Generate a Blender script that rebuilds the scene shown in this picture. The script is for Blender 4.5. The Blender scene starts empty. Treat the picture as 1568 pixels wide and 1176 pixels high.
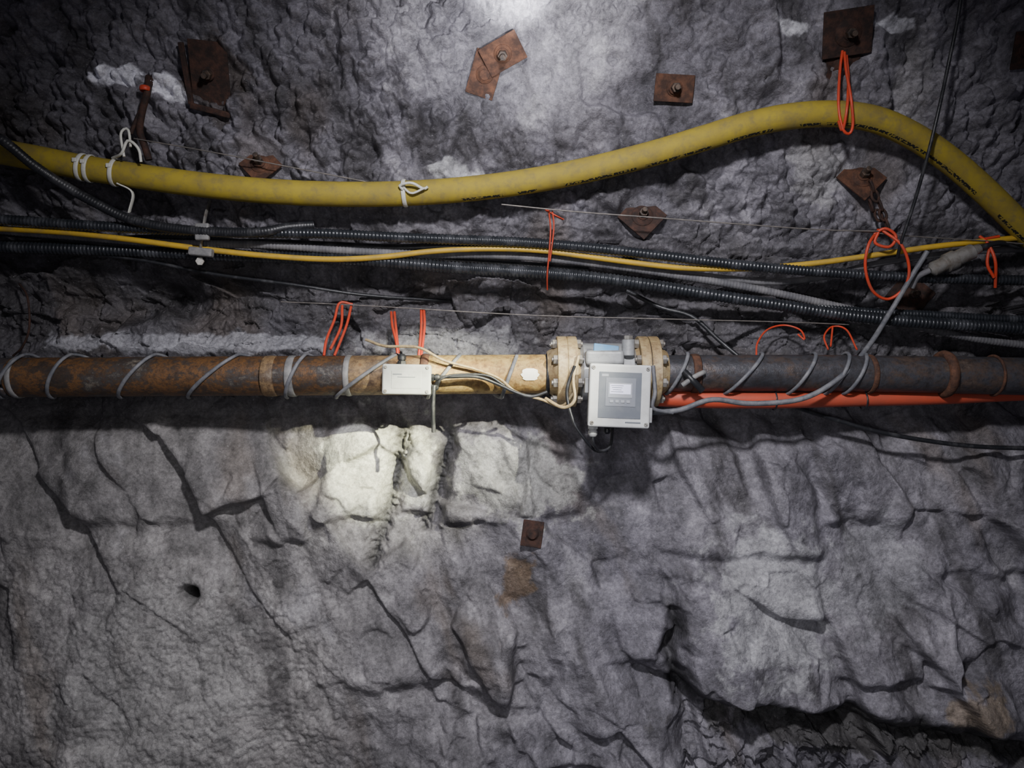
import bpy, bmesh, math, random
import numpy as np
from mathutils import Vector, Matrix
random.seed(7)
CAMY=-2.9; CZ=1.8; FP=1160.0

# ------------------------------------------------------------ tunnel profile
def F(h):
    h=np.asarray(h,dtype=float)
    up=np.clip(h-0.28,0,None)
    y=-0.36*up**1.5
    y=y+0.05*np.exp(-((h-0.20)/0.22)**2)
    lo=np.clip(-h-0.12,0,None)
    y=y-0.035*(1-np.exp(-lo/0.06))-0.07*lo
    return y
def W(u,v,y):
    t=y-CAMY
    return Vector(((u-784)/FP*t, y, CZ-(v-588)/FP*t))
def S(u,v,off=0.0):
    y=-off
    for _ in range(14):
        h=-(v-588)/FP*(y-CAMY)
        y=float(F(h))-off
    return W(u,v,y)

# ------------------------------------------------------------ noise
def table(seed):
    rs=np.random.RandomState(seed); return rs.permutation(256),rs.rand(256,4)
def perlin(x,y,seed=0):
    p,_=table(seed)
    ang=np.random.RandomState(seed+999).rand(256)*2*np.pi
    gx,gy=np.cos(ang),np.sin(ang)
    xi=np.floor(x).astype(int); yi=np.floor(y).astype(int)
    xf=x-xi; yf=y-yi
    def g(a,b,dx,dy):
        k=p[(p[(xi+a)&255]+yi+b)&255]
        return gx[k]*dx+gy[k]*dy
    s=xf*xf*xf*(xf*(xf*6-15)+10); t=yf*yf*yf*(yf*(yf*6-15)+10)
    a=g(0,0,xf,yf); b=g(1,0,xf-1,yf); c=g(0,1,xf,yf-1); d=g(1,1,xf-1,yf-1)
    return ((a*(1-s)+b*s)*(1-t)+(c*(1-s)+d*s)*t)*1.4
def fbm(x,y,f,o=4,seed=0,gain=.5):
    r=0;a=1;n=0
    for i in range(o):
        r=r+a*perlin(x*f+13.7*i,y*f-7.1*i,seed+i); n+=a; a*=gain; f*=2.03
    return r/n
def lumps(x,y,size,k=1.0,tilt=0.6,seed=0,amp=.5):
    p,rnd=table(seed)
    x=x/size+1000; y=y/size+1000
    xi=np.floor(x).astype(int); yi=np.floor(y).astype(int)
    best=np.full(x.shape,-1e9)
    for a in (-1,0,1):
        for b in (-1,0,1):
            kk=p[(p[(xi+a)&255]+yi+b)&255]
            r=rnd[kk]; r2=rnd[(kk+77)&255]
            dx=x-(xi+a+.15+.7*r[...,0]); dy=y-(yi+b+.15+.7*r[...,1])
            hgt=amp*r2[...,0]+tilt*((r[...,2]-.5)*dx+(r[...,3]-.5)*dy)-k*(dx*dx+dy*dy)
            best=np.maximum(best,hgt)
    return best
def blocks(x,y,size,step,tilt,seed=0):
    """broken rock: every joint-bounded block gets its own flat face. returns relief, joint distance"""
    p,rnd=table(seed)
    x=x/size+1000; y=y/size+1000
    xi=np.floor(x).astype(int); yi=np.floor(y).astype(int)
    f1=np.full(x.shape,1e9); f2=np.full(x.shape,1e9); val=np.zeros(x.shape)
    for a in (-1,0,1):
        for b in (-1,0,1):
            kk=p[(p[(xi+a)&255]+yi+b)&255]
            r=rnd[kk]; r2=rnd[(kk+77)&255]
            dx=x-(xi+a+r[...,0]); dy=y-(yi+b+r[...,1])
            d=np.sqrt(dx*dx+dy*dy)
            h=step*(r2[...,0]-.5)+size*tilt*((r[...,2]-.5)*dx+(r[...,3]-.5)*dy)*2
            n=d<f1
            f2=np.where(n,f1,np.minimum(f2,d)); val=np.where(n,h,val); f1=np.where(n,d,f1)
    return val,(f2-f1)
def blur(A,n,rep=2):
    for _ in range(rep):
        for ax_ in (0,1):
            B=np.zeros_like(A)
            for k in range(-n,n+1): B+=np.roll(A,k,ax_)
            A=B/(2*n+1)
    return A
def sst(a,b,x):
    t=np.clip((x-a)/(b-a),0,1); return t*t*(3-2*t)
def polyd(U,V,pts):
    d=np.full(U.shape,1e9)
    for (x0,y0),(x1,y1) in zip(pts[:-1],pts[1:]):
        dx,dy=x1-x0,y1-y0; L=dx*dx+dy*dy
        t=np.clip(((U-x0)*dx+(V-y0)*dy)/L,0,1)
        d=np.minimum(d,np.hypot(U-x0-t*dx,V-y0-t*dy))
    return d
def gauss(U,V,u,v,su,sv,ang=0):
    c,s=math.cos(math.radians(ang)),math.sin(math.radians(ang))
    a=(U-u)*c+(V-v)*s; b=-(U-u)*s+(V-v)*c
    return np.exp(-(a/su)**2-(b/sv)**2)

# ------------------------------------------------------------ rock wall
st=0.0040
xs=np.concatenate([np.arange(-5.0,-2.15,0.05),np.arange(-2.15,2.15,st),np.arange(2.15,5.01,0.05)])
hs=np.concatenate([np.arange(-2.0,-1.55,0.04),np.arange(-1.55,1.45,st),np.arange(1.45,3.0,0.05)])
X,Hh=np.meshgrid(xs,hs)
Yb=F(Hh)
U=784+FP*X/(Yb-CAMY); V=588-FP*Hh/(Yb-CAMY)
wx=X+0.06*fbm(X,Hh,3.5,3,11,.5); wh=Hh+0.06*fbm(X,Hh,3.5,3,21,.5)
wx2=X+0.014*fbm(X,Hh,22,3,31,.6); wh2=Hh+0.014*fbm(X,Hh,22,3,41,.6)
WU=U+14*fbm(X,Hh,6,3,43,.5); WV=V+14*fbm(X,Hh,6,3,44,.5)
n1=fbm(X,Hh,2.2,3,51)
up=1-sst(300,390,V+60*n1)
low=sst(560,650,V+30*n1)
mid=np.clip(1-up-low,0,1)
R=0.06*fbm(X,Hh,1.2,3,61)
# sprayed lumpy concrete (upper)
rough=np.clip(.75+1.3*fbm(X,Hh,1.6,2,71)+.55*(1-sst(650,950,U)),.2,1.4)
pop=0.034*lumps(wx2,wh2,0.050,1.0,2.1,81,.7)+0.022*lumps(wx2,wh2,0.023,1.0,2.3,82,.7)+0.012*fbm(X,Hh,26,4,83,.6)
b1,_=blocks(wx+.3*wh,wh,.26,.035,.28,84)
b2,_=blocks(wx2,wh2,.11,.014,.25,85)
R+=up*(pop*rough+blur(b1*(1.1-.6*np.clip(rough,0,1))+b2,2,2))
# middle: broken bed rock
m1,_=blocks(wx*.6,wh,.13,.07,.5,91); m2,_=blocks(wx2*.7,wh2,.05,.024,.45,92)
R+=mid*(m1+m2+0.03*fbm(X,Hh,12,5,93,.6))
# lower: blocky rock skinned with a smooth coat of concrete
sm=1-sst(380,640,U+60*n1-0.25*(V-850)); sm=sm*sst(800,900,V)
wxl=X+0.035*fbm(X,Hh,3.0,3,15,.5); whl=Hh+0.035*fbm(X,Hh,3.0,3,25,.5)
l1,e1=blocks(wxl+.45*whl,whl*.65,.27,.040,.36,101)
l2,e2=blocks(wxl+.35*whl,whl*.7,.12,.016,.34,102)
l3,e3=blocks(wx2+.35*wh2,wh2*.8,.055,.007,.30,103)
SL=np.zeros_like(R)
def slab(u0,u1,v0,v1,h,tu=0,tv=0,lean=0,e=6,k_=.9):
    global SL
    a=WU-lean*(V-(v0+v1)/2)
    k=sst(u0-e,u0+e,a)*(1-sst(u1-e,u1+e,a))*sst(v0-e,v0+e,WV)*(1-sst(v1-e,v1+e,WV))
    SL=SL+k_*k*(h+tu*(a-(u0+u1)/2)/(u1-u0)+tv*(V-(v0+v1)/2)/(v1-v0))
slab(1045,1265,868,1085,.055,-.03,.03,.22,7,1)
slab(1265,1450,840,1050,.03,.03,.04,.1)
slab(1430,1600,905,1140,.04,-.04,.02,-.1,7,1)
slab(850,1015,900,1010,.03,.02,.03,-.2)
slab(835,1030,1010,1180,.035,-.03,.03,-.3)
slab(690,830,960,1200,.03,-.03,-.02,-.25)
slab(500,690,880,1050,.02,.03,.03,-.3,10)
slab(110,430,835,1200,.025,-.03,.03,-.1,22)
slab(360,470,745,830,.03,.03,.03,.1)
slab(110,350,660,800,.022,-.03,.03,.15,12)
slab(500,590,660,790,.045,.03,.02,-.1)
slab(622,668,668,790,.045,.02,.02,-.2)
slab(690,790,668,800,.045,-.04,.02,-.2)
slab(810,900,670,790,.035,-.04,.02,-.3)
slab(990,1240,690,850,.028,.03,.02,.25,10)
slab(1255,1420,650,800,.025,-.03,.03,.1,9)
slab(1430,1640,700,880,.03,.02,.03,0,9)
dens=np.clip(.75+1.6*fbm(X,Hh,1.3,2,108),.2,1.25)
big=(1-.75*sm)*(l1*1.0+l2*dens)+SL
soft=blur(big,3,3)
R+=low*(soft*.55+blur(big,1,1)*.45+(1-sm)*blur(l3,1,2)*np.clip(.40+2.4*n1,.0,1.3)+0.020*fbm(X,Hh,4.5,3,104,.5)+0.007*fbm(X,Hh,16,6,106,.66)+sm*0.008*lumps(wx2,wh2,0.020,1.2,1.8,105))
# crevice + rubble, bottom right
crev=[(1010,870),(1022,920),(1040,960),(1022,1000),(1045,1055),(1110,1082),(1230,1102),(1350,1112),(1500,1140),(1640,1165)]
dc=polyd(WU,WV,crev)
below=sst(-4,12,WV-np.interp(WU,[p[0] for p in crev[4:]],[p[1] for p in crev[4:]]))*sst(1030,1060,WU)
k1,_=blocks(wx2,wh2,.09,.05,.6,113); k2,_=blocks(wx2,wh2,.035,.02,.6,114)
R+=below*(k1+k2-0.08)
wcr=np.interp(V,[860,960,1060,1200],[5,8,12,22])*(1+.7*fbm(X,Hh,9,2,115))
R-=0.08*np.exp(-(dc/wcr)**2)*np.clip(1+1.2*fbm(X,Hh,6,2,116),.3,1.4)*sst(860,960,V)
# gullies in the lit patch
g1=polyd(U+5*fbm(X,Hh,14,3,151),V,[(618,655),(610,700),(598,760),(572,860)])
g2=polyd(U+5*fbm(X,Hh,14,3,152),V,[(690,670),(672,730),(648,810)])
R-=0.040*np.exp(-(g1/12)**2)+0.035*np.exp(-(g2/9)**2)
R+=(np.exp(-(g1/16)**2)+np.exp(-(g2/12)**2))*0.020*lumps(wx2,wh2,.015,1.2,2,153)
# ledge above the pipe on the left, recess behind cables
R+=0.06*gauss(U,V,300,535,330,20)-0.08*gauss(U,V,230,455,170,28)-0.08*gauss(U,V,205,480,22,14)-.08*gauss(U,V,243,440,14,12)
R-=0.05*gauss(U,V,800,440,500,22)
# bore holes
R+=0.012*gauss(U,V,290,911,26,24)
R-=0.20*gauss(U,V,290,911,11,10)+0.13*gauss(U,V,1475,1028,19,18)+.06*gauss(U,V,938,92,7,7)+.05*gauss(U,V,572,238,9,9)
R+=0.035*gauss(U,V,1495,1085,30,45,-20)
R=np.clip(R,-0.22,0.10)
rmax=np.interp(V,[520,545,640,690],[1,0.55,0.55,1])
R=np.where(R>0,R*rmax,R)

def near(x,h):
    i=min(max(np.searchsorted(hs,h),0),len(hs)-1); j=min(max(np.searchsorted(xs,x),0),len(xs)-1)
    return i,j
def seat(u,v,rad):
    global R
    r0=0.0
    for _ in range(4):
        p=S(u,v,r0); i,j=near(p.x,p.z-CZ)
        r0=float(R[max(i-8,0):i+9,max(j-8,0):j+9].mean())
    p=S(u,v,r0)
    d=np.hypot(X-p.x,Hh-(p.z-CZ))
    m=1-sst(rad*.9,rad*1.3,d)
    R=R*(1-m)+(r0-0.012+0.12*np.clip(R-r0,-.05,.05))*m
    h=p.z-CZ
    sl=float((F(h+.01)-F(h-.01))/.02)
    n=Vector((0,-1,sl)).normalized()
    return p,n
PL=[]
PLd=[
 ('a',762,88,[(-20,24,44,66,18,0),(8,-6,62,44,-28,8)]),
 ('b',1032,135,[(0,0,60,40,3,-8)]),
 ('c',1292,56,[(4,40,52,50,-2,6),(0,-6,74,66,-8,0)]),
 ('d',400,252,[(0,0,48,48,47,-38)]),
 ('e',983,331,[(0,0,54,54,43,-30)]),
 ('f',1318,272,[(0,0,56,54,45,-36)]),
 ('g',815,817,[(0,0,32,40,8,0)]),
 ('h',322,112,[(0,0,58,92,6,4)]),
 ('i',1568,76,[(0,0,36,54,-6,0)]),
 ('j',1392,452,[(0,0,56,56,40,-20)]),
]
for d in PLd:
    p,n=seat(d[1],d[2],0.05 if d[0]=='g' else 0.08); PL.append((d,p,n))
Y=Yb-R
nx,nh=len(xs),len(hs)
co=np.empty((nh,nx,3),dtype=np.float32)
co[...,0]=X; co[...,1]=Y; co[...,2]=Hh+CZ
idx=np.arange(nh*nx,dtype=np.int32).reshape(nh,nx)
q=np.stack([idx[:-1,:-1],idx[:-1,1:],idx[1:,1:],idx[1:,:-1]],axis=-1).reshape(-1)
me=bpy.data.meshes.new('rock_wall')
me.vertices.add(nh*nx); me.vertices.foreach_set('co',co.reshape(-1))
nf=(nh-1)*(nx-1)
me.loops.add(nf*4); me.loops.foreach_set('vertex_index',q)
me.polygons.add(nf); me.polygons.foreach_set('loop_start',np.arange(0,nf*4,4,dtype=np.int32))
me.polygons.foreach_set('use_smooth',np.ones(nf,dtype=bool))
me.update(calc_edges=True)
# mineral / damp / dust colours, with some light and shade painted in
c1=fbm(X,Hh,1.7,4,201); c2=fbm(X,Hh,6,5,202,.65); c3=fbm(X+.35*Hh,Hh*.3,6,5,203,.6); c4=fbm(X+.3*Hh,Hh*.22,13,4,204,.6)
base=np.array([0.175,0.168,0.194]); warm=np.array([0.214,0.205,0.202]); damp_shade=np.array([0.042,0.039,0.041]); pale=np.array([0.40,0.39,0.41])
def mix(a,b,m): return a*(1-m[...,None])+b*m[...,None]
C=np.broadcast_to(base,X.shape+(3,)).copy()
C=mix(C,warm,np.clip(low*(1-sst(300,1000,U))*.9+.4*c1+.10,0,1))
C=C*np.clip(1+.7*c1+.75*c2+.5*c4*low,.3,2)[...,None]
C=C*(1+.16*low*sst(700,950,V))[...,None]
C=mix(C,damp_shade,np.clip(mid*(.62+1.1*c2)+.65*sst(.08,.40,c3+.4*c1)*low,0,.9))
C=mix(C,damp_shade,np.clip(sst(.06,.38,c3-.5*c1)*.66*up,0,.75))
C=mix(C,pale,np.clip(sst(.22,.5,c2+.5*c1)*.45*up,0,.6))
C=mix(C,pale,np.clip(sst(.2,.5,fbm(X+.3*Hh,Hh*.7,2.6,5,206,.65))*.5*low,0,.6))
C=mix(C,damp_shade,np.clip(.75*gauss(U,V,120,600,420,45)+.75*gauss(U,V,220,440,260,60)+.60*gauss(U,V,0,200,200,240)+.40*gauss(U,V,-20,750,220,110)+.4*gauss(U,V,1580,600,200,160)+.3*gauss(U,V,1150,640,240,60)+.5*gauss(U,V,900,470,500,40),0,.88)*np.clip(.85+1.2*c2,0,1))  # damp, plus shade painted under the pipe, behind cables and towards the edges
C=mix(C,np.array([.15,.12,.095]),np.clip(sst(.2,.45,fbm(X+.3*Hh,Hh*.45,3.6,4,207))*.42*low,0,.5))
C=mix(C,np.array([.10,.078,.062]),np.clip(sst(.15,.45,fbm(X,Hh*.6,2.6,4,208))*.45*(up+mid),0,.5))
ed=np.exp(-(e2/.05)**2)*.08+np.exp(-(e1/.03)**2)*.18
C=mix(C,damp_shade,np.clip(ed*low*(1-sm)*np.clip(.2+2*c2,0,1),0,.7))
def patch(u,v,su,sv,ang,col,k,sd):
    global C
    m=sst(.35,.6,gauss(U,V,u,v,su,sv,ang)+.75*fbm(X,Hh,11,5,sd,.65))*sst(.03,.2,gauss(U,V,u,v,su*1.2,sv*1.2,ang))
    C=mix(C,np.array(col),m*k)
patch(190,122,40,15,0,(.74,.74,.80),.95,301)
patch(258,138,34,22,20,(.74,.74,.80),.95,302)
patch(1210,42,36,14,0,(.60,.60,.64),.85,303)
patch(1365,40,38,13,5,(.56,.56,.60),.8,304)
patch(690,262,45,18,0,(.5,.5,.52),.8,305)
patch(1395,130,30,90,10,(.30,.29,.30),.6,306)
patch(330,120,55,75,0,(.05,.04,.035),.75,307)
patch(792,888,26,55,12,(.20,.140,.09),.8,308)
patch(1490,1085,42,45,0,(.22,.175,.13),.8,309)
patch(1180,930,105,140,-15,(.40,.40,.42),.75,310)  # brightly lit slab face, painted paler
patch(560,720,70,90,0,(.42,.42,.39),.85,311)  # lamp pool below the pipe, painted into the colour
patch(640,720,30,80,0,(.42,.42,.39),.85,321)  # same painted lamp pool, strip between the gullies
patch(790,730,110,70,20,(.38,.38,.36),.7,312)  # right part of the painted lamp pool
patch(300,525,260,18,0,(.36,.36,.39),.7,313)  # light catching the ledge, painted as a pale strip
patch(680,530,160,30,0,(.30,.30,.31),.6,323)  # lamp light on the wall above the pipe, painted in
patch(250,1050,180,180,0,(.29,.285,.28),.6,314)  # lit lower-left area painted lighter
patch(1250,260,50,60,-30,(.33,.325,.33),.6,315)
patch(1390,1140,330,40,6,(.07,.067,.066),.85,316)  # shadow below the ledge painted dark over the rubble
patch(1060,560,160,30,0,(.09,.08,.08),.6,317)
patch(1340,880,80,100,0,(.30,.30,.32),.5,318)
C=mix(C,np.array([.035,.035,.035]),np.clip(np.exp(-(g1/10)**2)+np.exp(-(g2/7)**2),0,1)*.8)  # shade painted into the gullies
C=mix(C,np.array([.04,.04,.04]),np.exp(-(dc/(wcr*1.3))**2)*.7*sst(860,960,V))  # crevice shade painted along its line
C=mix(C,np.array([.02,.02,.02]),np.clip(1.6*gauss(U,V,290,911,11,10),0,1))  # dark inside of the bore hole painted on
C=np.clip(C,.018,.85)
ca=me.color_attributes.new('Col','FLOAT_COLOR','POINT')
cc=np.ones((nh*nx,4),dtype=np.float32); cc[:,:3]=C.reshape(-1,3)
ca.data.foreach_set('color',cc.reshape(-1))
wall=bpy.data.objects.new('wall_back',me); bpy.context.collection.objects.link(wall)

# ------------------------------------------------------------ materials
def newmat(n):
    m=bpy.data.materials.new(n); m.use_nodes=True
    nt=m.node_tree; return m,nt,nt.nodes['Principled BSDF']
def N(nt,t,**k):
    n=nt.nodes.new(t)
    for a,b in k.items(): setattr(n,a,b)
    return n
def ramp(nt,src,stops):
    r=N(nt,'ShaderNodeValToRGB'); cr=r.color_ramp
    while len(cr.elements)<len(stops): cr.elements.new(.5)
    for e,(p,c) in zip(cr.elements,stops):
        e.position=p; e.color=(c[0],c[1],c[2],1)
    nt.links.new(src,r.inputs[0]); return r.outputs[0]
def noise(nt,scale,detail=4,rough=.55,stretch=None,coord='Object'):
    tc=N(nt,'ShaderNodeTexCoord'); n=N(nt,'ShaderNodeTexNoise')
    n.inputs['Scale'].default_value=scale; n.inputs['Detail'].default_value=detail; n.inputs['Roughness'].default_value=rough
    if stretch:
        mp=N(nt,'ShaderNodeMapping'); mp.inputs['Scale'].default_value=stretch
        nt.links.new(tc.outputs[coord],mp.inputs[0]); nt.links.new(mp.outputs[0],n.inputs[0])
    else: nt.links.new(tc.outputs[coord],n.inputs[0])
    return n.outputs['Fac']
def bump(nt,b,src,strength,dist,prev=None):
    bn=N(nt,'ShaderNodeBump'); bn.inputs['Strength'].default_value=strength; bn.inputs['Distance'].default_value=dist
    nt.links.new(src,bn.inputs['Height'])
    if prev: nt.links.new(prev,bn.inputs['Normal'])
    nt.links.new(bn.outputs[0],b.inputs['Normal']); return bn.outputs[0]
def mixc(nt,fac,a,b,mode='MIX'):
    m=N(nt,'ShaderNodeMix',data_type='RGBA',blend_type=mode)
    for s,x in ((0,fac),(6,a),(7,b)):
        if isinstance(x,(int,float)): m.inputs[s].default_value=x
        elif isinstance(x,tuple): m.inputs[s].default_value=(*x,1)
        else: nt.links.new(x,m.inputs[s])
    return m.outputs[2]
def dirty(name,col,dust,scale=18,amt=(.45,.7),rough=.6,metal=0,bstr=.3,bdist=.002,stretch=None):
    m,nt,b=newmat(name)
    f=noise(nt,scale,6,.65,stretch)
    c=ramp(nt,f,[(amt[0],col),(amt[1],dust)])
    nt.links.new(c,b.inputs['Base Color'])
    b.inputs['Roughness'].default_value=rough; b.inputs['Metallic'].default_value=metal
    bump(nt,b,noise(nt,scale*6,3),bstr,bdist)
    return m
# rock
m,nt,b=newmat('shotcrete_rock')
at=N(nt,'ShaderNodeAttribute',attribute_name='Col')
f=noise(nt,70,9,.8); g=ramp(nt,f,[(.31,(.46,.46,.46)),(.69,(1.54,1.54,1.54))])
c=mixc(nt,1.0,at.outputs['Color'],g,'MULTIPLY')
f2=noise(nt,10,8,.72); g2=ramp(nt,f2,[(.32,(.58,.58,.58)),(.68,(1.40,1.40,1.40))])
c=mixc(nt,1.0,c,g2,'MULTIPLY')
sk=ramp(nt,noise(nt,150,2,.5),[(.66,(0,0,0)),(.72,(.35,.35,.35))])
c=mixc(nt,sk,c,(.42,.41,.42)); nt.links.new(c,b.inputs['Base Color'])
rr=ramp(nt,noise(nt,5,3),[(.35,(.45,)*3),(.65,(.8,)*3)]); nt.links.new(rr,b.inputs['Roughness'])
b.inputs['Specular IOR Level'].default_value=.4
p1=bump(nt,b,noise(nt,30,7,.65),.6,.008)
p2=bump(nt,b,noise(nt,120,6,.7),.65,.0035,p1)
me.materials.append(m)

M={}
M['rust']=dirty('rust_steel',(.045,.022,.015),(.15,.065,.035),30,(.4,.7),.85,.1,.6,.002)
M['rustdark']=dirty('rust_dark',(.022,.013,.011),(.08,.036,.024),35,(.4,.7),.85,.1,.6,.002)
M['bolt']=dirty('bolt_steel',(.05,.042,.038),(.16,.11,.08),40,(.4,.7),.6,.5)
M['orange']=dirty('orange_tie',(.56,.050,.018),(.34,.07,.04),30,(.4,.75),.5)
M['orangehose']=dirty('orange_hose_mat',(.48,.070,.032),(.24,.065,.042),12,(.4,.75),.55,0,.2,.002,(.3,1,1))
M['white']=dirty('white_tie',(.60,.60,.54),(.36,.34,.29),30,(.5,.8),.5)
M['black']=dirty('black_cable',(.014,.015,.018),(.09,.09,.095),22,(.5,.85),.42)
M['armour']=dirty('ribbed_cable',(.020,.023,.028),(.12,.125,.14),14,(.48,.85),.30,.15,.2,.001)
M['dust']=dirty('dusty_cable',(.10,.10,.11),(.20,.195,.20),18,(.4,.7),.7)
M['grey']=dirty('grey_trace_cable',(.095,.10,.115),(.21,.21,.22),26,(.4,.7),.6)
M['wire']=dirty('wire_mat',(.15,.14,.13),(.28,.25,.23),40,(.4,.7),.5,.4)
M['ylcable']=dirty('yellow_cable_mat',(.52,.33,.03),(.30,.21,.06),14,(.42,.72),.5)
M['box']=dirty('enclosure_grey',(.56,.57,.57),(.40,.40,.39),14,(.45,.8),.45,0,.05,.0005)
M['jbox']=dirty('junction_grey',(.38,.39,.40),(.25,.25,.25),16,(.45,.8),.5,0,.05,.0005)
M['cast']=dirty('cast_alu',(.32,.33,.34),(.17,.17,.17),22,(.45,.75),.5,.2)
M['panel']=dirty('panel_grey',(.13,.145,.17),(.19,.20,.215),18,(.45,.8),.4,0,.02,.0003)
M['panel2']=dirty('panel_mid',(.20,.215,.25),(.25,.26,.28),18,(.45,.8),.4,0,.02,.0003)
M['key']=dirty('keypad_light',(.32,.34,.38),(.34,.34,.36),18,(.45,.8),.4,0,.02,.0003)
M['tape']=dirty('tape_grey',(.16,.16,.16),(.30,.29,.28),28,(.4,.7),.55)
M['blue']=dirty('blue_tag',(.12,.28,.48),(.25,.36,.46),22,(.45,.8),.5)
M['galv']=dirty('galvanised',(.30,.29,.27),(.16,.13,.10),28,(.45,.7),.45,.5)
m,nt,b=newmat('lcd'); b.inputs['Base Color'].default_value=(.6,.62,.75,1); b.inputs['Emission Color'].default_value=(.75,.72,1,1); b.inputs['Emission Strength'].default_value=.6; M['lcd']=m
m,nt,b=newmat('yellow_hose_mat')
f=noise(nt,9,6,.65); c=ramp(nt,f,[(.35,(.35,.27,.032)),(.7,(.235,.18,.042))])
d=noise(nt,30,5,.7); c=mixc(nt,ramp(nt,d,[(.48,(0,0,0)),(.75,(.7,.7,.7))]),c,(.14,.12,.07))
uvn=N(nt,'ShaderNodeUVMap'); sp=N(nt,'ShaderNodeSeparateXYZ'); nt.links.new(uvn.outputs[0],sp.inputs[0])
def MT(op,a,bb=None):
    n=N(nt,'ShaderNodeMath',operation=op)
    for i,x in enumerate((a,bb)):
        if x is None: continue
        if isinstance(x,(int,float)): n.inputs[i].default_value=x
        else: nt.links.new(x,n.inputs[i])
    return n.outputs[0]
band=MT('MULTIPLY',MT('GREATER_THAN',sp.outputs[1],.664),MT('LESS_THAN',sp.outputs[1],.712))
gate=MT('GREATER_THAN',sp.outputs[0],1.9)
cb=N(nt,'ShaderNodeCombineXYZ'); nt.links.new(MT('MULTIPLY',sp.outputs[0],1.0),cb.inputs[0]); nt.links.new(MT('MULTIPLY',sp.outputs[1],.25),cb.inputs[1])
nn=N(nt,'ShaderNodeTexNoise'); nn.inputs['Scale'].default_value=120; nn.inputs['Detail'].default_value=0; nt.links.new(cb.outputs[0],nn.inputs[0])
n3=N(nt,'ShaderNodeTexNoise'); n3.inputs['Scale'].default_value=14; n3.inputs['Detail'].default_value=0; nt.links.new(cb.outputs[0],n3.inputs[0])
let=MT('MULTIPLY',MT('MULTIPLY',MT('GREATER_THAN',nn.outputs[0],.45),MT('GREATER_THAN',n3.outputs[0],.38)),MT('MULTIPLY',band,gate))
c=mixc(nt,let,c,(.02,.02,.018)); nt.links.new(c,b.inputs['Base Color']); b.inputs['Roughness'].default_value=.75
b.inputs['Specular IOR Level'].default_value=.3
bump(nt,b,noise(nt,70,4),.25,.002); M['ylhose']=m
def pipemat(name,stops,s2,rough=.6,metal=.2):
    m,nt,b=newmat(name)
    f=noise(nt,7,9,.78,(.8,1.3,1.3)); c=ramp(nt,f,stops)
    g=noise(nt,45,6,.75); c=mixc(nt,ramp(nt,g,[(.46,(0,0,0)),(.66,(.9,.9,.9))]),c,s2)
    nt.links.new(c,b.inputs['Base Color']); b.inputs['Roughness'].default_value=rough; b.inputs['Metallic'].default_value=metal
    bump(nt,b,noise(nt,50,6,.7),.6,.004); return m
M['pipeL']=pipemat('pipe_rusty',[(.32,(.030,.027,.027)),(.43,(.060,.043,.032)),(.49,(.18,.085,.03)),(.54,(.085,.055,.035)),(.60,(.05,.047,.048)),(.70,(.22,.19,.15))],(.05,.032,.022),.5)
M['pipeC']=pipemat('pipe_ochre',[(.30,(.16,.08,.025)),(.44,(.34,.21,.07)),(.54,(.44,.32,.12)),(.62,(.28,.15,.05)),(.75,(.12,.06,.03))],(.12,.065,.03))
M['pipeM']=pipemat('pipe_tan_rust',[(.30,(.07,.045,.03)),(.42,(.18,.10,.045)),(.50,(.27,.18,.09)),(.58,(.12,.08,.05)),(.70,(.25,.21,.16))],(.07,.042,.028))
M['pipeR']=pipemat('pipe_dark',[(.32,(.035,.037,.043)),(.5,(.07,.07,.08)),(.60,(.10,.07,.055)),(.72,(.18,.15,.13))],(.04,.035,.035),.38,.3)
M['flange']=pipemat('flange_paint',[(.30,(.20,.13,.07)),(.46,(.40,.30,.15)),(.58,(.44,.36,.22)),(.72,(.20,.10,.05))],(.2,.13,.07))
M['label']=dirty('label',(.9,.88,.75),(.6,.55,.38),22,(.5,.75),.4)

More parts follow.
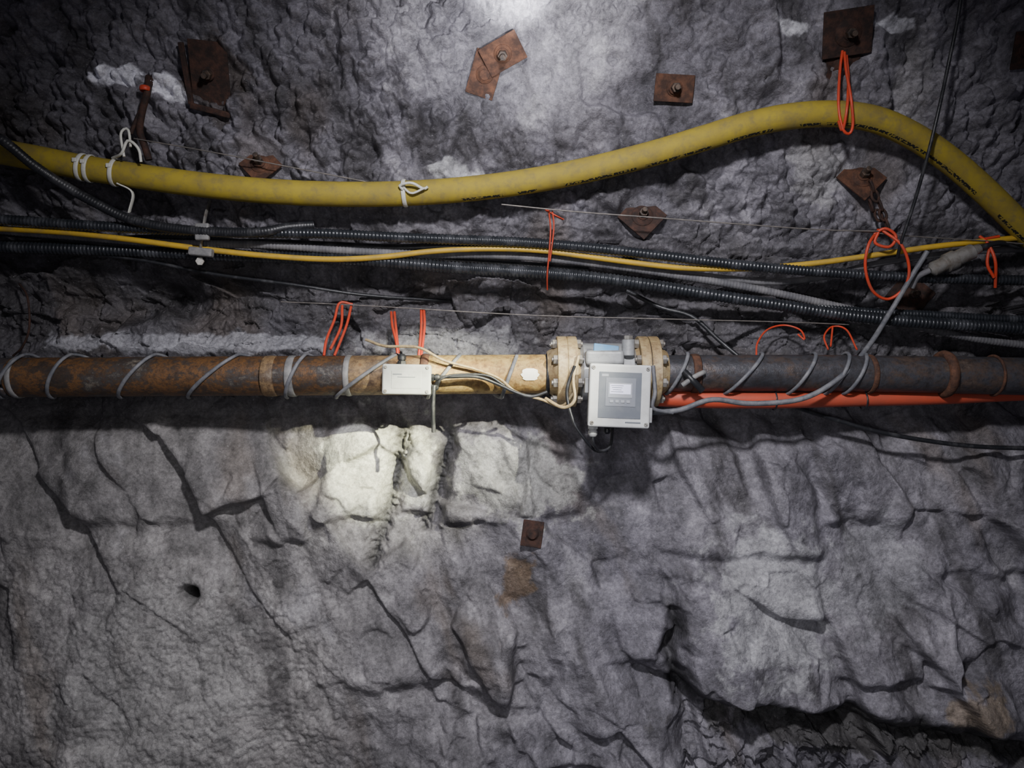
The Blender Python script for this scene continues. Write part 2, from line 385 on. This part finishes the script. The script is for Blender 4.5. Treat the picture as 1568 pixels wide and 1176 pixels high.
# ------------------------------------------------------------ mesh builder
class MB:
    def __init__(s): s.v=[];s.f=[];s.m=[];s.s=[];s.uv=[];s.mats=[]
    def mi(s,k):
        if k not in s.mats: s.mats.append(k)
        return s.mats.index(k)
    def add(s,vs,fs,mat,smooth=True,uvs=None):
        o=len(s.v); s.v+= [tuple(a) for a in vs]; k=s.mi(mat)
        for i,f in enumerate(fs):
            s.f.append([o+a for a in f]); s.m.append(k); s.s.append(smooth)
            s.uv+= uvs[i] if uvs else [(0,0)]*len(f)
    def build(s,name):
        me=bpy.data.meshes.new(name); me.from_pydata(s.v,[],s.f)
        for k in s.mats: me.materials.append(M[k])
        me.polygons.foreach_set('material_index',s.m); me.polygons.foreach_set('use_smooth',s.s)
        l=me.uv_layers.new(name='UVMap'); l.data.foreach_set('uv',np.array(s.uv,dtype=np.float32).reshape(-1))
        me.update(); o=bpy.data.objects.new(name,me); bpy.context.collection.objects.link(o); return o
    def sweep(s,pts,r,mat,seg=14,step=.02,closed=False,ref=(0,1,0),rb=None,corr=0,period=.012,rfun=None,spline=True):
        P=[Vector(p) for p in pts]; n=len(P)
        dense=[]
        rng=n if closed else n-1
        for i in range(rng):
            if closed: a,b_,c,d=P[(i-1)%n],P[i],P[(i+1)%n],P[(i+2)%n]
            else:
                b_,c=P[i],P[i+1]; a=P[i-1] if i>0 else b_*2-c; d=P[i+2] if i+2<n else c*2-b_
            k=max(2,int((c-b_).length/step*1.5)+1) if spline else 1
            for j in range(k):
                t=j/k
                if spline: dense.append(.5*((2*b_)+(c-a)*t+(2*a-5*b_+4*c-d)*t*t+(3*b_-a-3*c+d)*t**3))
                else: dense.append(b_.copy())
        if not closed: dense.append(P[-1].copy())
        A=np.array([tuple(p) for p in dense])
        if closed: A=np.vstack([A,A[:1]])
        L=np.concatenate([[0],np.cumsum(np.linalg.norm(np.diff(A,axis=0),axis=1))])
        cnt=max(3,int(L[-1]/step)+1); ls=np.linspace(0,L[-1],cnt+1)
        B=np.stack([np.interp(ls,L,A[:,k]) for k in range(3)],1)
        if closed: B=B[:-1]; ls2=ls[:-1]
        else: ls2=ls
        n=len(B)
        T=(np.roll(B,-1,0)-np.roll(B,1,0))
        if not closed: T[0]=B[1]-B[0]; T[-1]=B[-1]-B[-2]
        T/=np.linalg.norm(T,axis=1)[:,None]+1e-12
        rf=np.array(ref,dtype=float)
        Nn=rf-(T@rf)[:,None]*T
        ln=np.linalg.norm(Nn,axis=1)
        for i in range(n):
            if ln[i]<.15:
                alt=Nn[i-1] if i>0 else np.array([1,0,0.]); alt=alt-alt@T[i]*T[i]; Nn[i]=alt
            Nn[i]/=np.linalg.norm(Nn[i])+1e-12
        Bn=np.cross(T,Nn); rb=r if rb is None else rb
        vs=[]
        for i in range(n):
            k=1.0
            if corr: k+=corr*math.sin(ls2[i]/period*2*math.pi)
            if rfun: k*=rfun(ls2[i]/L[-1])
            for j in range(seg):
                a=2*math.pi*j/seg
                vs.append(B[i]+Nn[i]*r*k*math.cos(a)+Bn[i]*rb*k*math.sin(a))
        fs=[];uv=[]
        for i in range(n if closed else n-1):
            i2=(i+1)%n; l1=ls2[i]; l2=ls[i+1]
            for j in range(seg):
                j2=(j+1)%seg
                fs.append([i*seg+j,i2*seg+j,i2*seg+j2,i*seg+j2])
                uv.append([(l1,j/seg),(l2,j/seg),(l2,(j+1)/seg),(l1,(j+1)/seg)])
        s.add(vs,fs,mat,True,uv)
        if not closed:
            s.add(vs[:seg],[list(range(seg))],mat,False); s.add(vs[-seg:],[list(range(seg))[::-1]],mat,False)
    def lathe(s,p0,p1,prof,mat,seg=32,smooth=True):
        p0=Vector(p0);p1=Vector(p1);ax=(p1-p0); L=ax.length; ax.normalize()
        a=Vector((0,0,1)) if abs(ax.z)<.9 else Vector((1,0,0))
        u=ax.cross(a).normalized(); w=ax.cross(u)
        ring=lambda t,r:[p0+ax*t*L+(u*math.cos(2*math.pi*j/seg)+w*math.sin(2*math.pi*j/seg))*r for j in range(seg)]
        for (t0,r0),(t1,r1) in zip(prof[:-1],prof[1:]):
            vs=ring(t0,r0)+ring(t1,r1)
            s.add(vs,[[j,(j+1)%seg,seg+(j+1)%seg,seg+j] for j in range(seg)],mat,smooth)
        s.add(ring(*prof[0]),[list(range(seg))[::-1]],mat,False); s.add(ring(*prof[-1]),[list(range(seg))],mat,False)
    def cyl(s,p0,p1,r,mat,seg=24,c=.1):
        L=(Vector(p1)-Vector(p0)).length; ct=min(.45,c*r/L)
        s.lathe(p0,p1,[(0,r*(1-c)),(ct,r),(1-ct,r),(1,r*(1-c))],mat,seg,seg>8)
    def box(s,c,size,rot,bev,mat,seg=3):
        bm=bmesh.new(); bmesh.ops.create_cube(bm,size=1)
        for v in bm.verts: v.co=Vector((v.co.x*size[0],v.co.y*size[1],v.co.z*size[2]))
        if bev: bmesh.ops.bevel(bm,geom=bm.edges[:],offset=bev,segments=seg,affect='EDGES',profile=.5)
        mt=Matrix.Translation(Vector(c))@rot.to_4x4()
        bm.verts.index_update()
        s.add([mt@v.co for v in bm.verts],[[v.index for v in f.verts] for f in bm.faces],mat,False); bm.free()
    def ring(s,c,ax,R_,wd,th,mat,ell=1.0):
        ax=Vector(ax).normalized(); a=Vector((0,1,0)); a=(a-ax*a.dot(ax)).normalized(); b=ax.cross(a)
        pts=[Vector(c)+a*R_*math.cos(t)+b*R_*ell*math.sin(t) for t in np.linspace(0,2*math.pi,17)[:-1]]
        s.sweep(pts,wd/2,mat,8,.012,True,ref=tuple(ax),rb=th/2)
    def gland(s,p,d,r,mat):
        d=Vector(d).normalized(); p=Vector(p)
        s.cyl(p,p+d*r*.9,r*1.15,mat,6,.08); s.cyl(p+d*r*.9,p+d*r*1.2,r*.85,mat,16)
        s.lathe(p+d*r*1.2,p+d*r*2.6,[(0,r*1.05),(.55,r*1.05),(.85,r*.8),(1,r*.55)],mat,12)
I3=Matrix.Identity(3)

# ------------------------------------------------------------ rusty roof-bolt plates
for d,p,n in PL:
    mb=MB()
    z=Vector((1,0,0)).cross(n); z.normalize()
    if z.z<0: z=-z
    Bm=Matrix((Vector((1,0,0)),-n,z)).transposed()
    sc=(p.y-CAMY)/FP; lift=0.006
    dark = d[0] in 'ehijcg'
    for (du,dv,w,h,roll,tl) in d[3]:
        rot=Bm@Matrix.Rotation(math.radians(tl),3,'X')@Matrix.Rotation(math.radians(roll),3,'Y')
        c=p+Bm@Vector((du*sc,-lift,-dv*sc))
        mt='rustdark' if dark else 'rust'
        mb.box(c,(w*sc,.008,h*sc),rot,.002,mt,2)
        if d[0] not in 'h': mb.lathe(c-rot@Vector((0,-.002,0)),c+rot@Vector((0,-.016,0)),[(0,min(w,h)*sc*.34),(.5,min(w,h)*sc*.30),(.9,min(w,h)*sc*.18),(1,.017)],mt,24)
        lift+=.022
    top=c; nn_=rot@Vector((0,-1,0))
    if d[0]!='g':
        mb.cyl(top+nn_*.012,top+nn_*.020,.022,mt,24)
        mb.cyl(top+nn_*.018,top+nn_*.042,.017,'bolt',6,.08)
        mb.cyl(top+nn_*.03,top+nn_*.065,.0095,'bolt',12)
    if d[0]=='h':
        mb.box(p+Bm@Vector((-.01,-.03,-.12)),(.14,.012,.02),Bm@Matrix.Rotation(.25,3,'Y'),.003,'rustdark',2)
        mb.box(p+Bm@Vector((-.075,-.025,.0)),(.018,.014,.2),Bm,.003,'rustdark',2)
    mb.build('roof_bolt_plate')

# ------------------------------------------------------------ yellow hose
OH=.135
hose_uv=[(-160,205),(-60,222),(0,232),(60,243),(130,257),(200,268),(300,282),(400,292),(500,297),(600,297),(700,291),(800,279),(900,260),(1000,235),(1080,211),(1150,190),(1220,177),(1290,175),(1350,186),(1410,215),(1460,250),(1510,294),(1560,343),(1620,400),(1700,470)]
hose=[S(u,v,OH) for u,v in hose_uv]
mb=MB(); mb.sweep(hose,.0435,'ylhose',28,.02); mb.build('yellow_hose')
def onhose(u):
    us=[a for a,_ in hose_uv]; vs_=[b for _,b in hose_uv]
    f=lambda q:S(q,float(np.interp(q,us,vs_)),OH)
    return f(u),(f(u+5)-f(u-5)).normalized()
for us in ((126,138),(177,),(620,)):
    mb=MB()
    for u in us:
        c,ax=onhose(u); mb.ring(c,ax,.0465,.016,.005,'white')
        mb.box(c+Vector((0,-.047,.012)),(.016,.01,.014),I3,.002,'white',2)
    c,ax=onhose(us[-1])
    if us[0]==177:
        mb.sweep([c+Vector((0,-.02,.045)),S(186,235,.18),S(196,215,.17),S(212,228,.17),S(216,248,.18)],.005,'white',8,.01)
        mb.sweep([S(190,240,.18),S(185,205,.15),S(196,198,.14),S(200,225,.17)],.0045,'white',8,.01)
        mb.sweep([c+Vector((.02,-.03,-.045)),S(203,295,.17),S(198,325,.16)],.009,'white',8,.01,rb=.003)
    if us[0]==620:
        mb.sweep([c+Vector((0,-.05,.0)),S(612,284,.19),S(630,280,.20),S(648,289,.19),S(655,286,.19)],.005,'white',8,.01)
        mb.sweep([c+Vector((0,-.05,.01)),S(630,296,.195),S(650,288,.20)],.004,'white',8,.01)
    mb.build('white_hose_strap')

# ------------------------------------------------------------ cables
def cable(name,uv,off,rpx,mat,corr=0,period=.012,seg=12,step=.02,offs=None):
    mb=MB(); pts=[S(u,v,off if offs is None else offs[i]) for i,(u,v) in enumerate(uv)]
    mb.sweep(pts,rpx*.0024,mat,seg,(.003 if corr else step),corr=corr,period=period); return mb.build(name)
cable('yellow_power_cable',[(-80,345),(0,350),(100,356),(200,367),(300,380),(400,391),(500,397),(580,394),(660,385),(740,381),(820,383),(900,393),(1000,406),(1060,411),(1150,411),(1240,404),(1330,392),(1420,379),(1500,370),(1580,362),(1680,352)],.135,4.4,'ylcable')
cable('ribbed_power_cable',[(-80,330),(0,336),(100,343),(200,349),(330,355),(420,357),(500,358),(600,363),(700,367),(800,371),(900,379),(1000,390),(1100,402),(1200,412),(1300,419),(1400,425),(1500,428),(1600,430),(1700,431)],.145,7.4,'armour',.09,.013)
cable('ribbed_power_cable',[(-80,376),(60,380),(200,384),(320,390),(440,394),(560,399),(640,405),(700,410),(800,416),(900,424),(1000,437),(1100,453),(1200,468),(1300,483),(1400,493),(1500,499),(1600,505),(1700,510)],.15,8.8,'armour',.09,.014,offs=[.08]*3+[.09,.10,.11,.13]+[.15]*11)
cable('black_rubber_hose',[(-60,190),(0,213),(50,252),(100,285),(150,313),(200,336),(260,349),(340,356),(400,355),(440,348),(480,345)],.20,7,'black',.04,.01,offs=[.24,.24,.22,.19,.18,.17,.17,.17,.17,.14,.10])
cable('black_power_cable',[(-80,352),(0,355),(100,364),(200,374),(300,374),(400,372),(500,376),(600,380),(700,378),(800,388),(900,400)],.085,6.5,'black')
cable('black_power_cable',[(-80,374),(0,374),(100,372),(200,366),(300,364),(400,376),(520,386),(600,392),(700,400),(800,406),(900,414)],.06,6,'black')
cable('dusty_power_cable',[(-80,340),(0,352),(120,362),(250,372),(400,375),(520,383),(640,389),(760,391),(860,398),(960,410),(1050,424),(1150,441),(1250,462),(1350,485),(1450,510),(1540,525),(1680,538)],.10,6,'dust',.05,.012)
cable('dusty_power_cable',[(700,386),(800,392),(900,399),(1000,413),(1100,425),(1180,432),(1260,424),(1340,404),(1420,392),(1500,384),(1600,380)],.08,5,'dust')
cable('black_signal_cable',[(-80,384),(60,384),(200,396),(330,420),(450,436),(560,452),(700,462)],.045,2.6,'black',offs=[.08,.08,.08,.07,.07,.03,-.08])
cable('black_signal_cable',[(960,445),(1010,470),(1060,485),(1100,520),(1130,545)],.08,3.4,'black',offs=[.0,.07,.10,.12,.14])
cable('black_signal_cable',[(1215,622),(1270,640),(1340,660),(1420,675),(1500,684),(1600,687),(1700,690)],.12,3.4,'black',offs=[.20,.17,.15,.14,.13,.12,.12])
cable('ribbed_power_cable',[(1190,450),(1240,466),(1320,477),(1420,482),(1520,488),(1600,490),(1700,492)],.10,6.5,'armour',.09,.012,offs=[.02,.09,.11,.12,.12,.12,.12])
cable('hanging_signal_cable',[(1478,-60),(1468,20),(1452,100),(1437,170),(1420,240),(1400,310),(1380,370),(1374,395)],.2,2.4,'black',offs=[.10,.12,.14,.20,.22,.20,.19,.17])
cable('grey_trace_cable',[(1420,385),(1395,425),(1362,480),(1330,530),(1290,575),(1230,610),(1150,618),(1090,612),(1040,628),(990,632)],.2,3.8,'grey',offs=[.18,.20,.20,.26,.33,.33,.31,.33,.34,.33])
def wire(uv,off,r=.0022):
    mb=MB(); mb.sweep([S(u,v,off) for u,v in uv],r,'wire',6,.05); mb.build('suspension_wire')
wire([(205,212),(320,232),(440,255),(560,278)],.12)
wire([(768,313),(880,324),(1000,333),(1130,343),(1260,352),(1345,354)],.16,.0026)
wire([(430,462),(560,468),(800,482),(1000,488),(1200,493),(1300,497)],.13)
wire([(1290,352),(1400,362),(1500,368),(1600,376)],.15)

# ------------------------------------------------------------ orange ties
def tie(name,paths,r=.0065,flat=None,mat='orange'):
    mb=MB()
    for p in paths: mb.sweep([S(*q) for q in p],r,mat,8,.008,rb=flat)
    mb.build(name)
tie('orange_cable_tie',[[(1290,78,.06),(1286,110,.10),(1284,160,.17),(1290,196,.20),(1300,205,.20),(1306,190,.20),(1303,150,.19),(1296,110,.12),(1293,80,.07)],
                        [(1296,85,.06),(1299,120,.11),(1297,165,.20),(1290,200,.20),(1284,185,.20)]],.005)
tie('orange_cable_tie',[[(840,322,.12),(843,350,.18),(841,385,.20),(838,420,.20),(838,442,.17)],[(846,325,.14),(848,350,.18),(842,400,.20)],[(836,322,.13),(850,330,.15),(862,336,.14)]],.009,.003)
tie('orange_cable_tie',[[(540,466,.12),(520,464,.13),(512,490,.18),(500,520,.24),(496,545,.27)],[(538,468,.12),(530,500,.19),(512,545,.26)],[(524,468,.14),(522,500,.20),(506,535,.26)]],.005)
tie('orange_cable_tie',[[(599,478,.12),(601,500,.19),(607,525,.26),(609,548,.28)],[(604,478,.12),(606,500,.19),(610,540,.27)]],.005)
tie('orange_cable_tie',[[(645,474,.12),(645,500,.19),(643,525,.26),(641,548,.28)],[(649,474,.12),(650,500,.19),(645,545,.27)]],.005)
tie('orange_cable_tie',[[(1345,352,.13),(1330,375,.19),(1325,410,.20),(1336,445,.20),(1360,458,.19),(1385,440,.20),(1392,410,.20),(1380,375,.19),(1350,352,.15)],
                        [(1338,358,.15),(1356,350,.16),(1372,362,.17),(1362,378,.18),(1340,372,.17),(1345,356,.16)]],.0055)
tie('orange_cable_tie',[[(1500,362,.12),(1512,372,.15),(1524,400,.19),(1524,440,.18)],[(1530,366,.12),(1516,380,.16),(1512,405,.18),(1522,425,.19)],[(1508,366,.14),(1530,362,.14)]],.0055)
tie('orange_cable_tie',[[(1158,545,.24),(1160,525,.20),(1175,505,.14),(1200,498,.12),(1225,505,.15),(1232,520,.19),(1222,512,.17)]],.0035)
tie('orange_cable_tie',[[(1268,535,.2),(1262,515,.16),(1275,500,.12),(1296,505,.15),(1312,535,.24)],[(1275,500,.14),(1272,530,.2)]],.0035)

# ------------------------------------------------------------ water pipe
PY=-.235; PR=.0695
def px(u,v=575,y=PY): return W(u,v,y)
mb=MB()
mb.sweep([px(-260,579),px(0,578),px(22,578)],PR,'pipeR',40,.02)
mb.sweep([px(22,578),px(325,576),px(535,575)],PR,'pipeL',40,.02)
mb.sweep([px(535,575),px(600,574.5),px(650,574)],PR,'pipeM',40,.02)
mb.sweep([px(640,574),px(852,572.5)],PR*.985,'pipeC',40,.02)
mb.sweep([px(1006,572),px(1250,571.5),px(1445,574)],PR*.93,'pipeR',40,.02)
mb.sweep([px(1445,574),px(1600,577),px(1900,583)],PR*.95,'pipeR',40,.02)
ax=(1,0,0)
def pring(u,v,wd,th,mat,k=1.0): mb.ring(px(u,v),ax,PR*k,wd,th,mat)
pring(449,576,.03,.008,'tape'); pring(652,574,.03,.012,'rust'); pring(535,575,.022,.008,'tape'); pring(1445,573,.035,.03,'rust'); pring(1520,575,.01,.01,'rust')
pring(30,578,.02,.010,'tape'); pring(416,576,.05,.006,'pipeM'); pring(1063,572,.03,.008,'rust',.95); pring(838,573,.014,.008,'black',.99); pring(1330,573,.02,.008,'rust',.95)
mb.build('water_pipe')
mb=MB(); mb.sweep([W(1000,608,-.20),W(1060,611,-.22),W(1180,613,-.23),W(1300,611,-.22),W(1430,609,-.21),W(1560,604,-.20),W(1750,600,-.20)],.03,'orangehose',16,.03,rb=.032,rfun=lambda t:1-.38*t)
for u in (1185,1322): mb.ring(W(u,613,-.225),ax,.034,.006,.004,'black')
mb.build('orange_hose')
def helix(name,cr,rt,mat,PRk=1.0,c0=575):
    mb=MB(); pts=[]
    for i,(ub,ut) in enumerate(cr):
        nxt=cr[i+1][0] if i+1<len(cr) else ut
        r=PR*PRk+rt
        for k in range(8):
            a=-math.pi/2+math.pi*k/8       # bottom -> front -> top
            u=ub+(ut-ub)*(math.sin(a)+1)/2; c=px(u,c0)
            pts.append(c+Vector((0,-math.cos(a)*r,math.sin(a)*r)))
        if i+1<len(cr):
            for k in range(8):
                a=math.pi/2+math.pi*k/8
                u=ut+(nxt-ut)*k/8; c=px(u,c0)
                pts.append(c+Vector((0,-math.cos(a)*r,math.sin(a)*r)))
    mb.sweep(pts,rt,mat,10,.012,ref=(1,0,0),rb=rt*.8); mb.build(name)
helix('pipe_trace_cable',[(-90,-40),(5,42),(82,112),(186,240),(290,368),(440,470),(515,608),(655,706),(768,792)],.0068,'grey',1.0,576)
helix('pipe_trace_cable',[(1020,1052),(1108,1166),(1204,1246),(1262,1296),(1290,1322)],.0068,'grey',.94,572)

# ------------------------------------------------------------ flow meter
mb=MB()
def fl(u,sgn):
    c=px(u,569)
    a=c-Vector((.017,0,0)); b_=c+Vector((.017,0,0)); r=.124
    mb.lathe(a,b_,[(0,r*.985),(.08,r),(.92,r),(1,r*.985)],'flange',48)
    mb.lathe(c+Vector((sgn*.017,0,0)),c+Vector((sgn*.05,0,0)),[(0,.095),(.5,.082),(1,PR*1.02)],'flange',40)
def bolts(u0,u1):
    a0=px(u0,569);a1=px(u1,569)
    for k in range(8):
        an=math.pi/8+k*math.pi/4; o=Vector((0,math.cos(an)*.103,math.sin(an)*.103))
        mb.cyl(a0+o-Vector((.022,0,0)),a1+o+Vector((.022,0,0)),.0085,'galv',12)
        mb.cyl(a0+o-Vector((.016,0,0)),a0+o,.0165,'galv',6,.08)
        mb.cyl(a1+o,a1+o+Vector((.016,0,0)),.0165,'galv',6,.08)
fl(859,-1); fl(874,1); bolts(852,881)
fl(982,-1); fl(998,1); bolts(975,1005)
mb.ring(px(866.5,569),ax,.112,.012,.01,'black'); mb.ring(px(990,569),ax,.112,.012,.01,'black')
mb.lathe(px(866,569),px(990,569),[(0,PR),(.12,PR),(.2,.100),(.8,.100),(.88,PR),(1,PR)],'cast',48)
mb.box(W(928,537,-.345),(.085,.010,.045),Matrix.Rotation(.12,3,'Y')@Matrix.Rotation(-.5,3,'X'),.003,'blue',2)
mb.box(W(925,548,-.33),(.13,.06,.05),I3,.012,'cast')
rot=Matrix.Rotation(math.radians(2.2),3,'Y'); c=W(946,606,-.40)
mb.lathe(W(940,590,-.34),W(940,590,-.40),[(0,.05),(1,.045)],'cast',24)
def loc(x,y,z): return c+rot@Vector((x,y,z))
mb.box(loc(0,.012,0),(.190,.075,.196),rot,.008,'cast')
mb.box(loc(0,-.036,0),(.200,.022,.206),rot,.007,'box',4)
mb.box(loc(0,-.0475,.002),(.138,.003,.150),rot,.001,'panel',2)
mb.box(loc(.002,-.0495,.012),(.098,.002,.092),rot,.0008,'panel2',2)
mb.box(loc(.0,-.0508,.018),(.078,.002,.048),rot,.0006,'key',2)
mb.box(loc(.0,-.052,.022),(.068,.002,.032),rot,.0005,'lcd',2)
for k in range(4): mb.box(loc(-.010,-.0532,.033-.0065*k),(.04-.006*(k%3),.0008,.0016),rot,0,'panel')
for k in range(4): mb.box(loc(-.027+k*.018,-.051,-.018),(.012,.003,.009),rot,.001,'key',2)
mb.box(loc(.045,-.048,-.085),(.05,.001,.004),rot,0,'panel')
mb.box(loc(-.05,-.0495,.066),(.022,.001,.008),rot,0,'key')
for sx_ in (-1,1):
    for sz in (-1,1):
        q=loc(sx_*.088,-.046,sz*.090); mb.cyl(q,q+Vector((0,-.004,0)),.0065,'galv',12)
        mb.box(q+Vector((0,-.0045,0)),(.009,.001,.0016),rot@Matrix.Rotation(.6*sx_,3,'Y'),0,'black')
mb.box(loc(-.106,-.01,.03),(.012,.03,.05),rot,.003,'cast'); mb.box(loc(.106,-.01,-.06),(.012,.03,.05),rot,.003,'cast')
g0=loc(-.078,.005,-.10); mb.gland(g0,(0,0,-1),.015,'box')
g1_=loc(-.03,.01,-.10); mb.gland(g1_,(0,0,-1),.011,'black')
mb.sweep([g0+Vector((0,0,-.03)),g0+Vector((.002,0,-.06)),W(918,690,-.36),W(934,684,-.34),W(938,655,-.32)],.005,'black',10,.01)
mb.sweep([W(880,560,-.37),W(868,600,-.36),W(878,645,-.37),W(895,672,-.37),W(912,690,-.35),W(930,690,-.33)],.0055,'black',10,.01)
mb.sweep([W(886,545,-.36),W(878,580,-.37),W(880,612,-.38),W(862,624,-.36),W(835,610,-.33)],.006,'flange',10,.01)
mb.sweep([W(1000,560,-.36),W(1003,600,-.37),W(1000,625,-.36),W(1030,632,-.33)],.007,'grey',10,.01)
mb.cyl(W(962,520,-.33),W(962,545,-.33),.022,'cast',24); mb.cyl(W(962,514,-.33),W(962,520,-.33),.016,'galv',6)
mb.build('flow_meter')

# ------------------------------------------------------------ junction box + its cables
mb=MB(); c=W(624,581,-.335); rot=Matrix.Rotation(math.radians(1.0),3,'Y')
mb.box(loc(0,.010,0),(.160,.045,.098),rot,.008,'jbox'); mb.box(loc(0,-.020,0),(.164,.018,.102),rot,.007,'jbox',4)
mb.box(loc(0,-.0292,.0),(.10,.0016,.06),rot,.0006,'jbox',2)
mb.box(loc(-.03,-.0304,.017),(.03,.001,.004),rot,0,'panel'); mb.box(loc(.0,-.0304,.008),(.06,.001,.002),rot,0,'panel')
for sx_ in (-1,1):
    for sz in (-1,1):
        q=loc(sx_*.070,-.028,sz*.040); mb.cyl(q,q+Vector((0,-.004,0)),.0055,'galv',12)
mb.gland(loc(.08,.0,.008),(1,0,0),.012,'black'); mb.gland(loc(.08,.0,-.026),(1,0,0),.010,'black'); mb.gland(loc(-.02,.0,.05),(0,0,1),.014,'black')
mb.sweep([loc(.10,0,.008),W(690,577,-.345),W(730,577,-.34),W(762,588,-.33),W(790,601,-.33),W(815,607,-.33),W(838,600,-.33)],.006,'black',10,.01)
mb.sweep([loc(.10,0,-.026),W(676,580,-.35),W(700,574,-.345),W(745,575,-.34),W(772,590,-.33)],.0045,'black',10,.01)
mb.sweep([loc(.10,0,-.026),W(665,592,-.35),W(663,625,-.35),W(664,662,-.34)],.0075,'black',10,.01)
mb.build('junction_box')
mb=MB()
mb.sweep([W(560,520,-.25),W(590,530,-.28),W(640,532,-.31),W(680,552,-.32),(W(730,566,-.32)),W(765,580,-.32),W(790,600,-.325),W(830,612,-.33),W(860,622,-.34),W(880,600,-.37)],.005,'flange',10,.01)
mb.build('sensor_cable')
mb=MB()
vs=[];fs=[]
for i in range(9):
    an=math.radians(-18+i*4.2); hw=13*math.sqrt(max(0.15,1-((i-4)/4.6)**2))+1.5*math.sin(i*2.1)
    for j in range(2):
        cc_=px(811+(hw if j else -hw),573); vs.append(cc_+Vector((0,-math.cos(an)*(PR+.002),math.sin(an)*(PR+.002))))
for i in range(8): fs.append([i*2,i*2+1,i*2+3,i*2+2])
mb.add(vs,fs,'label',True); mb.build('pipe_label')

# ------------------------------------------------------------ hangers etc.
mb=MB()
mb.sweep([S(228,118,.02),S(226,140,.07),S(218,170,.09),S(214,200,.10),S(222,225,.11),S(228,245,.12)],.012,'rustdark',10,.012)
mb.sweep([S(235,115,.02),S(224,150,.08),S(208,185,.10),S(200,205,.12)],.007,'rustdark',10,.012)
mb.ring(S(222,136,.07),(0,0,1),.016,.018,.006,'orange')
mb.build('cable_hanger_hook')
mb=MB()
mb.box(S(310,355,.17),(.05,.02,.06),I3,.006,'tape'); mb.box(S(308,386,.16),(.085,.03,.03),Matrix.Rotation(.1,3,'Y'),.006,'tape')
mb.sweep([S(322,308,.02),S(316,325,.08),S(312,345,.15),S(308,375,.15),S(306,400,.10)],.009,'galv',8,.01,rb=.004); mb.cyl(S(306,400,.06),S(306,400,.16),.016,'galv',6)
mb.build('cable_clamp')
mb=MB(); a=S(1424,414,.19); b_=S(1500,380,.17)
mb.lathe(a,b_,[(0,.012),(.06,.026),(.3,.026),(.32,.034),(.5,.034),(.52,.028),(.85,.028),(.88,.02),(1,.016)],'galv',20)
mb.sweep([a,S(1405,424,.18),S(1396,440,.17)],.011,'dust',10,.01); mb.sweep([b_,S(1530,372,.15),S(1560,378,.12)],.010,'black',10,.01)
mb.build('cable_coupling')
mb=MB()
P0=[(1335,285,.07),(1340,300,.08),(1348,314,.09),(1352,329,.10),(1358,343,.11),(1345,330,.08),(1334,315,.07)]
for i,q in enumerate(P0):
    cpt=S(*q); L=.022; wd=.012
    tv=Vector((.35,0,-1)).normalized(); sv=Vector((1,0,.35)).normalized() if i%2 else Vector((0.3,1,0)).normalized()
    pts=[cpt+tv*L*math.cos(t)+sv*wd*math.sin(t) for t in np.linspace(0,2*math.pi,13)[:-1]]
    mb.sweep(pts,.005,'rustdark',8,.006,True)
mb.build('rusty_chain')
mb=MB(); mb.sweep([S(30,435,.02),S(42,455,.09),S(45,500,.12),S(35,530,.10),S(20,545,.06)],.004,'rustdark',8,.01); mb.build('steel_hook')
mb=MB()
mb.sweep([W(1048,570,-.31),W(1060,582,-.33),W(1075,598,-.32)],.012,'black',10,.01); mb.sweep([W(1045,590,-.32),W(1062,578,-.33),W(1078,570,-.31)],.009,'tape',10,.01)
mb.build('taped_cable_end')

# ------------------------------------------------------------ lights
def spot(name,loc_,tgt,power,ang,blend,col,rad):
    l=bpy.data.lights.new(name,'SPOT'); l.energy=power; l.spot_size=math.radians(ang); l.spot_blend=blend; l.color=col; l.shadow_soft_size=rad
    o=bpy.data.objects.new(name,l); o.location=loc_; o.rotation_euler=(Vector(tgt)-Vector(loc_)).to_track_quat('-Z','Y').to_euler(); bpy.context.collection.objects.link(o)
spot('work_lamp',(.10,-2.25,CZ+1.15),(0.05,0,CZ-.55),280,116,1.0,(.985,.965,1.0),.09)
spot('lower_wall_fill',(-.15,-2.95,CZ-.1),(0,0,CZ-1.0),60,100,1.0,(.985,.975,1.0),.15)  # soft fill light added near the camera to lift the lower wall
spot('cap_lamp_roof',(.25,-1.9,CZ+.35),tuple(S(785,-25,0)),230,34,1.0,(.97,.97,1.0),.03)
spot('cap_lamp_roof_beam',(.25,-1.9,CZ+.35),tuple(S(785,-25,0)),1700,10,1.0,(.97,.98,1.0),.03)
LP=(1.35,-2.2,CZ+.95)
spot('cap_lamp_pipe',LP,tuple(W(670,650,-.1)),800,18,.8,(1.0,.98,.80),.02)
spot('cap_lamp_pipe_beam',LP,tuple(W(575,685,-.05)),1900,10,1.0,(1.0,.98,.60),.02)
w=bpy.data.worlds.new('World'); bpy.context.scene.world=w; w.use_nodes=True
w.node_tree.nodes['Background'].inputs[0].default_value=(.85,.82,1,1); w.node_tree.nodes['Background'].inputs[1].default_value=.07
# ------------------------------------------------------------ camera
cam=bpy.data.cameras.new('camera'); cam.lens=36*FP/1568; cam.sensor_width=36; cam.clip_start=.05
co_=bpy.data.objects.new('camera',cam); co_.location=(0,CAMY,CZ); co_.rotation_euler=(math.pi/2,0,0)
bpy.context.collection.objects.link(co_); bpy.context.scene.camera=co_
